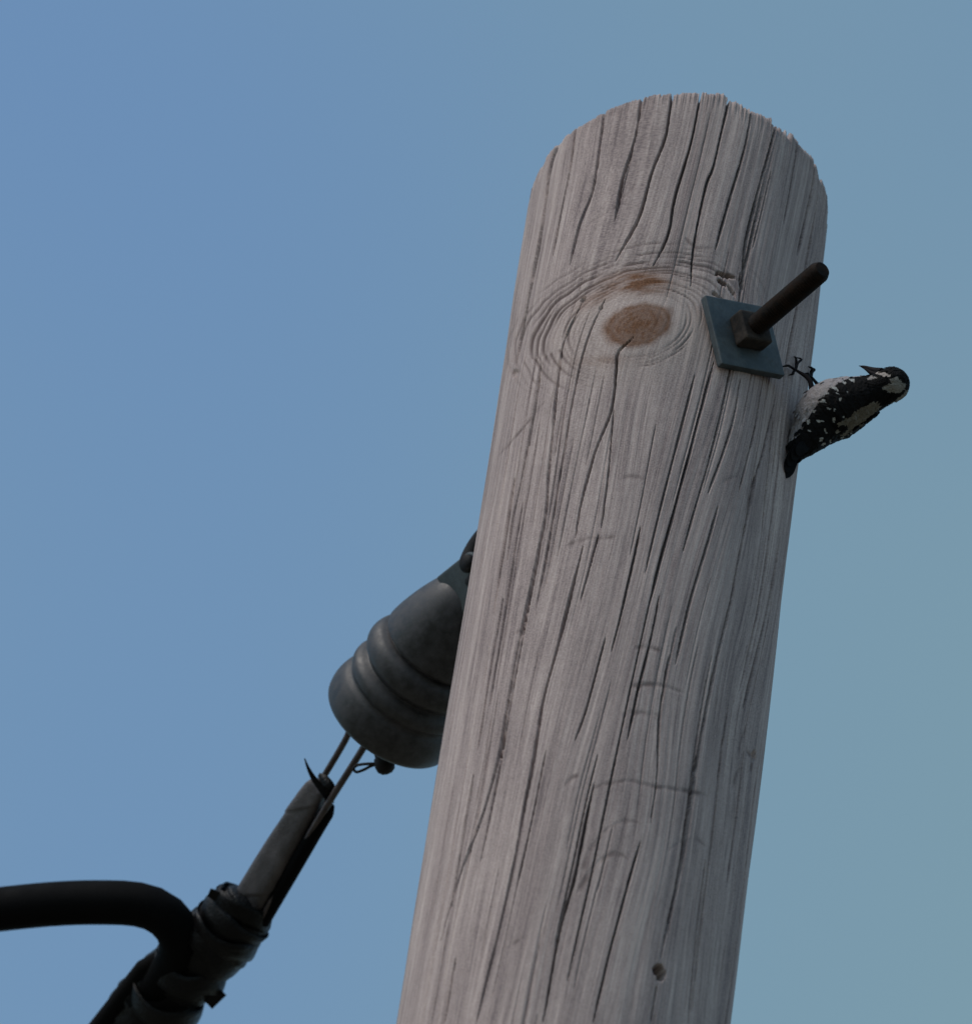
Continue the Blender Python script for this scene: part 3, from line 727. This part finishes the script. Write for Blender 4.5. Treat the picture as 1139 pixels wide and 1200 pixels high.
# ------------------------------------------------------------------ heavy cable that loops out of the binding
lp = [onP(168,1176,.004), onP(196,1146,.008), onP(212,1118,.012), onP(209,1092,.014), onP(190,1071,.014), onP(160,1060,.014), onP(110,1058,.013), onP(60,1060,.012), onP(0,1066,.010), onP(-80,1076,.008), onP(-220,1098,.0)]
p_end = np.array(lp[-1]); side = nrm(np.array(lp[-1])-np.array(lp[-2])); side = nrm([side[0], side[1]+0.25, 0])
for k in range(1, 9): lp.append(p_end+side*0.5*k+np.array([0, 0, -1])*(0.03*k+0.03*k*k))
P = spline(lp, 420)
v, f = tube(P, 0.0169, 40, ref=NZ)
o = mesh_obj('service_cable', v, f, MAT['rubber'], origin=lp[2]); tag(o, 'thick smooth black cable curving out sideways from the taped bundle', 'cable')

# ------------------------------------------------------------------ woodpecker
TB = math.radians(66); pn = np.array([math.cos(TB), math.sin(TB), 0.0])       # normal of the bird's middle plane, away from viewer
prad = np.array([math.sin(TB), -math.cos(TB), 0.0])
def bz_px(x, y): return 900+x/6.328, 400+y/6.328
BC0 = prad*(0.118); 
def bp(x, y, lat=0.0):
    """bird tracing units -> point in the bird's middle plane, lat metres towards the viewer's side"""
    px, py = bz_px(x, y); return on_plane(px, py, np.array([0, 0, 0.0]), pn) - pn*lat
BS = 1/(6.328*1635.0)                                    # tracing unit in metres
bird = thing('woodpecker', 'small black and white woodpecker clinging to the side of the pole, bill raised', 'bird', bp(240, 330))
spn = [(188,870,38),(215,805,80),(300,690,148),(395,570,218),(490,500,236),(605,450,210),(715,408,170),(800,372,140),(860,345,132),(915,320,138)]
Q = spline(np.array([[*bp(x, y), r*BS] for x, y, r in spn]), 250)
P = Q[:, :3]; Rb = Q[:, 3]
# rounded crown end
hd_ = nrm(P[-1]-P[-6]); hr_ = Rb[-1]
capP = np.array([P[-1]+hd_*hr_*math.sin(a) for a in np.linspace(0.06, np.pi/2-0.02, 26)]); capR = np.array([hr_*math.cos(a) for a in np.linspace(0.06, np.pi/2-0.02, 26)])
P = np.vstack([P, capP]); Rb = np.r_[Rb, capR]
segb = 200
T, A, Bn = frames(P, -pn)
anb = np.linspace(0, 2*np.pi, segb, endpoint=False)
ring_i = np.arange(len(P))*0.6
def body_pts(extra=0.0):
    fl = 0.00035*vnoise(anb[None, :]*6+ring_i[:, None]*0.05, ring_i[:, None]*0.22, 101)+0.00025*vnoise(anb[None, :]*14, ring_i[:, None]*0.6, 102)
    rr = Rb[:, None]+fl+extra
    lat = 0.90                                           # a bit slimmer across than deep
    return P[:, None, :]+(rr*np.cos(anb)*lat)[..., None]*A[:, None, :]+(rr*np.sin(anb))[..., None]*Bn[:, None, :]
BV = body_pts(); nb_ = len(P)
def trace_xy(V):
    """points -> bird tracing coordinates of the near flank (far flank mirrored), so both sides wear the same pattern"""
    V = np.asarray(V, float).reshape(-1, 3); lat = V@pn
    Vm = V-np.outer(2*np.maximum(lat, 0), pn)
    x, y = project(Vm); return (x-900)*6.328, (y-400)*6.328
def inpoly(x, y, poly):
    ins_ = np.zeros(x.shape, bool); n = len(poly)
    for i in range(n):
        x0, y0 = poly[i]; x1, y1 = poly[(i+1) % n]
        c = ((y0 > y) != (y1 > y)) & (x < (x1-x0)*(y-y0)/((y1-y0)+1e-12)+x0); ins_ ^= c
    return ins_
BELLY = [(60,800),(-200,760),(-200,0),(400,60),(640,120),(700,252),(650,262),(560,288),(500,325),(440,372),(400,430),(345,490),(300,560),(262,640),(215,690),(150,760)]
STRIPE = [(770,452),(825,445),(838,480),(800,530),(740,580),(680,618),(620,632),(560,622),(530,606),(590,575),(640,535),(690,492)]
FACE = [[(795,225),(840,218),(915,248),(912,262),(870,262),(815,242)], [(728,262),(770,254),(835,262),(815,280),(745,280)], [(905,282),(958,268),(1030,318),(1024,342),(975,386),(905,384),(848,356),(866,322),(915,312)]]
SPOTS = [(625,290,26,14,.4),(567,305,22,12,.9),(497,352,32,13,.6),(518,384,15,9,.3),(440,382,16,15,0),(405,441,30,12,.1),(590,372,10,9,0),(538,432,11,10,0),(450,495,24,9,.1),(490,516,10,9,0),(345,515,19,13,.5),(487,578,13,23,0),(297,590,16,24,.3),(390,590,34,10,.2),(426,655,10,26,0),(312,662,14,14,0),(520,665,24,17,-.5),(500,715,12,24,.2),(445,775,12,14,0),(215,705,48,11,-.75),(158,765,32,10,-.9),(560,560,9,9,0),(585,690,10,16,.3),(395,720,10,20,.3)]
def hidden_belly(V, nv):
    """ventral surface that faces up and away from the tracing view"""
    lat = V@pn; nm = nv-np.where(lat > 0, 2*(nv@pn), 0)[:, None]*pn; Vm = V-np.outer(2*np.maximum(lat, 0), pn)
    vw = Vm-CAM; vw /= np.linalg.norm(vw, axis=1)[:, None]
    x, y = trace_xy(V)
    return (np.sum(nm*vw, 1) > -0.08) & (nm@(prad*-0.8+np.array([0, 0, 0.6])) > 0.1) & (x < 690)
def plumage(V, wing=False, nv=None):
    x, y = trace_xy(V); x_raw, y_raw = x, y
    x = x+10*vnoise(x*0.05, y*0.05, 111)+5*vnoise(x*0.13, y*0.13, 112); y = y+10*vnoise(x*0.05+9, y*0.05, 113)+5*vnoise(x*0.13, y*0.13, 114)
    c = np.tile(np.array([0.006, 0.0056, 0.006]), (len(x), 1))
    if not wing: c[inpoly(x, y, BELLY)] = (0.30, 0.272, 0.275)
    c[inpoly(x, y, STRIPE)] = (0.16, 0.145, 0.122)
    for i, p in enumerate(FACE): c[inpoly(x, y, p)] = ((0.36, 0.31, 0.28), (0.27, 0.24, 0.225), (0.20, 0.185, 0.165))[i]
    for sx, sy, a, b, r in SPOTS:
        dx, dy = x-sx, y-sy; q = ((dx*math.cos(r)+dy*math.sin(r))/(a*.8))**2+((-dx*math.sin(r)+dy*math.cos(r))/(b*.75))**2
        c[q < 1.0] = (0.34, 0.34, 0.33)
    if nv is not None and not wing: c[hidden_belly(np.asarray(V, float), nv)] = (0.30, 0.272, 0.275)
    return c
def set_plumage(o, cols):
    me = o.data; at = me.attributes.new('plumage', 'FLOAT_COLOR', 'POINT')
    at.data.foreach_set('color', np.concatenate([cols, np.ones((len(cols), 1))], 1).astype(np.float32).ravel())
vb = np.vstack([BV.reshape(-1, 3), P[:1], P[-1:]+hd_*0.0004])
fb = grid_faces(nb_, segb)+[(nb_*segb, (j+1) % segb, j) for j in range(segb)]+[(nb_*segb+1, (nb_-1)*segb+j, (nb_-1)*segb+(j+1) % segb) for j in range(segb)]
body = mesh_obj('body', vb, fb, MAT['plumage'], bird); BN = (BV-P[:, None, :]).reshape(-1, 3); BN = BN/(np.linalg.norm(BN, axis=1)[:, None]+1e-9); BN = np.vstack([BN, -hd_[None], hd_[None]])
set_plumage(body, plumage(vb, False, BN)); recalc(body)
# folded wings: shells lying on the flanks, raised at their edge
WING = [(700,258),(735,300),(760,380),(745,450),(690,490),(620,550),(540,605),(560,640),(600,650),(560,715),(470,770),(400,795),(300,840),(215,880),(150,900),(140,840),(190,750),(262,640),(300,560),(345,490),(400,430),(440,372),(500,325),(560,288),(650,262)]
WVt = body_pts(0.0016).reshape(-1, 3); x_, y_ = trace_xy(WVt); inw = inpoly(x_, y_, WING) & ~hidden_belly(WVt, BN[:-2])
lat_ = WVt@pn
for side_ in (-1, 1):
    keep = inw & (lat_*side_ > 0.0)
    fs = [q for q in grid_faces(nb_, segb) if keep[q[0]] and keep[q[1]] and keep[q[2]] and keep[q[3]]]
    used = sorted({i for q in fs for i in q}); mp = {k: i for i, k in enumerate(used)}
    wvx = WVt[used].copy()
    # overlapping feather rows
    tx, ty = trace_xy(wvx); along = tx*0.83-ty*0.55; across = tx*0.55+ty*0.83
    Pc = P[np.array(used)//segb]; outn = wvx-Pc; outn /= np.linalg.norm(outn, axis=1)[:, None]
    row = ((along+0.35*np.abs(((across/34) % 1)-0.5)*60)/62) % 1.0
    wvx += outn*(0.00045*(1-row))[:, None]
    nU = len(used); inner = wvx-outn*0.0014
    fsm = [tuple(mp[i] for i in q) for q in fs]
    from collections import Counter
    ec_ = Counter(); 
    for q in fsm:
        for a, b in zip(q, q[1:]+q[:1]): ec_[(min(a, b), max(a, b))] += 1
    rim_f = []
    for q in fsm:
        for a, b in zip(q, q[1:]+q[:1]):
            if ec_[(min(a, b), max(a, b))] == 1: rim_f.append((b, a, a+nU, b+nU))
    fall = fsm+[tuple(i+nU for i in reversed(q)) for q in fsm]+rim_f
    vv = np.vstack([wvx, inner]); wo_ = mesh_obj('wing', vv, fall, MAT['plumage'], bird)
    cc = plumage(wvx, True); set_plumage(wo_, np.vstack([cc, cc])); recalc(wo_)
# small contour feathers lying over body and wings, each of one colour
def contour_feathers(n):
    i_ = np.clip(rng.uniform(0.06, 0.995, n)*nb_, 6, nb_-3).astype(int); j_ = rng.integers(0, segb, n)
    base = BV[i_, j_]; outn = base-P[i_]; outn /= np.linalg.norm(outn, axis=1)[:, None]
    back = -T[i_]; back = back-outn*np.sum(back*outn, 1)[:, None]; back /= np.linalg.norm(back, axis=1)[:, None]
    back = back+0.25*rng.normal(0, 1, (n, 3)); back -= outn*np.sum(back*outn, 1)[:, None]; back /= np.linalg.norm(back, axis=1)[:, None]
    sd = np.cross(outn, back)
    xx, yy = trace_xy(base); inw_ = inpoly(xx, yy, WING) & ~hidden_belly(base, outn)
    ln = np.where(i_ > nb_*0.74, 0.0022, 0.0042)*rng.uniform(0.75, 1.25, n); wd_ = ln*np.where(i_ > nb_*0.80, 0.34, 0.30)
    keep_ = ~inw_ & ((plumage(base, False, outn)[:, 0] < 0.2) | (rng.random(n) < 0.04)); base, outn, back, sd, ln, wd_, inw_, i_ = (q_[keep_] for q_ in (base, outn, back, sd, ln, wd_, inw_, i_)); n = len(base)
    lift0 = np.where(inw_, 0.0019, 0.0002)
    V = np.zeros((n, 8, 3)); cs = plumage(base, False, outn)
    wingblack = inw_ & (cs[:, 0] < 0.02)
    for q, (u, ww, lf) in enumerate(((0, .55, 0), (.4, 1, .00018), (.75, .8, .00018), (1, .15, .0001))):
        c0 = base+back*(ln*u)[:, None]+outn*(lift0+lf+rng.uniform(0, .0003, n))[:, None]
        V[:, 2*q] = c0-sd*(wd_*ww)[:, None]; V[:, 2*q+1] = c0+sd*(wd_*ww)[:, None]
    F = []
    for k in range(n):
        o8 = 8*k
        for q in range(3): F.append((o8+2*q, o8+2*q+1, o8+2*q+3, o8+2*q+2))
    cs = cs*rng.uniform(0.82, 1.12, (n, 1))
    return V.reshape(-1, 3), F, np.repeat(cs, 8, 0)
v, f, c = contour_feathers(5200)
o = mesh_obj('contour_feathers', v, f, MAT['plumage'], bird); set_plumage(o, c); o['kind'] = 'stuff'
# tail: stiff pointed feathers pressed on the pole
for k, (lt, bx, by, tx, ty, wd) in enumerate([(0.0,205,790,128,1014,.0105),(.0035,225,790,142,992,.0105),(-.0035,195,780,124,985,.010),(.0065,250,800,168,965,.010),(-.0065,185,760,122,940,.009),(.0085,275,805,205,935,.0095),(.0095,300,800,240,905,.009)]):
    P_ = spline([bp(bx, by, lt*.5), bp((bx+tx)/2+4, (by+ty)/2, lt*.9), bp(tx, ty, lt*1.0)], 22)
    tq = np.linspace(0, 1, 22); wq = wd*np.interp(tq, [0, .3, .75, .92, 1], [.8, 1, .85, .5, .06])
    v, f = ribbon(P_, nrm(pn+prad*0.5), wq, 0.0009)
    o = mesh_obj('tail_feather', v, f, MAT['plumage'], bird, smooth=False)
    c = np.tile(np.array([0.006, 0.0056, 0.006]), (len(v), 1)); 
    if k == 4: c[:] = (0.10, 0.095, 0.09)
    set_plumage(o, c); recalc(o)
# bill: upper and lower mandible meeting in a point
for up_, nm in ((1, 'upper_mandible'), (-1, 'lower_mandible')):
    if up_ == 1: pts = [(842,228),(800,222),(760,207),(715,190),(673,180)]; rr_ = [34, 30, 20, 12, 1.5]
    else: pts = [(836,252),(800,246),(765,232),(725,205),(690,190)]; rr_ = [30, 26, 18, 10, 1.5]
    q = spline(np.array([[*bp(x, y), r*BS] for (x, y), r in zip(pts, rr_)]), 30)
    v, f = tube(q[:, :3], q[:, 3], 18, ref=-pn); mesh_obj(nm, v, f, MAT['bill'], bird)
# eyes, a little proud of the cheeks
ez = bp(838, 262)
for sgn in (-1, 1):
    hc = np.array(bp(852, 268)); rr_ = 0.0026
    cpt = hc-pn*sgn*(0.0112)
    v, f = lathe(cpt-np.array([0, 0, rr_]), (0, 0, 1), [(rr_-rr_*math.cos(a), rr_*math.sin(a)) for a in np.linspace(0.02, np.pi-0.02, 16)], 20)
    recalc(mesh_obj('eye', v, f, MAT['eye'], bird))
# legs and toes
def foot(hip, ankle_px, toes_px, lift=0.002):
    ath, az = on_pole(*bz_px(*ankle_px)); ank = pole_pt(ath, az, lift+0.0015)
    parts = [tube(spline([hip, 0.5*(np.asarray(hip)+ank)+nrm([ank[0], ank[1], 0])*0.004, ank], 14), np.linspace(0.0022, 0.0010, 14), 12, ref=pn)]
    for tp_ in toes_px:
        pts = [ank]
        for i, (x, y) in enumerate(tp_):
            a, z = on_pole(*bz_px(x, y)); pts.append(pole_pt(a, z, lift*(1.4 if i == 0 else (1.9 if i < len(tp_)-1 else 0.1))))
        parts.append(tube(spline(pts, 18), np.interp(np.linspace(0, 1, 18), [0, .7, 1], [0.0010, 0.0009, 0.0003]), 10, ref=pn))
    return join(*parts)
v, f = foot(bp(345, 410, 0.006), (172, 218), [[(182,170),(172,135),(192,112)], [(195,165),(212,138),(200,118)], [(140,195),(112,190),(85,192)], [(160,235),(152,248),(150,252)]])
mesh_obj('leg', v, f, MAT['legskin'], bird)
v, f = foot(bp(360, 410, -0.008), (285, 262), [[(290,225),(288,200),(294,186)], [(300,228),(306,205),(310,192)], [(268,245),(258,240),(250,240)]])
mesh_obj('leg', v, f, MAT['legskin'], bird)
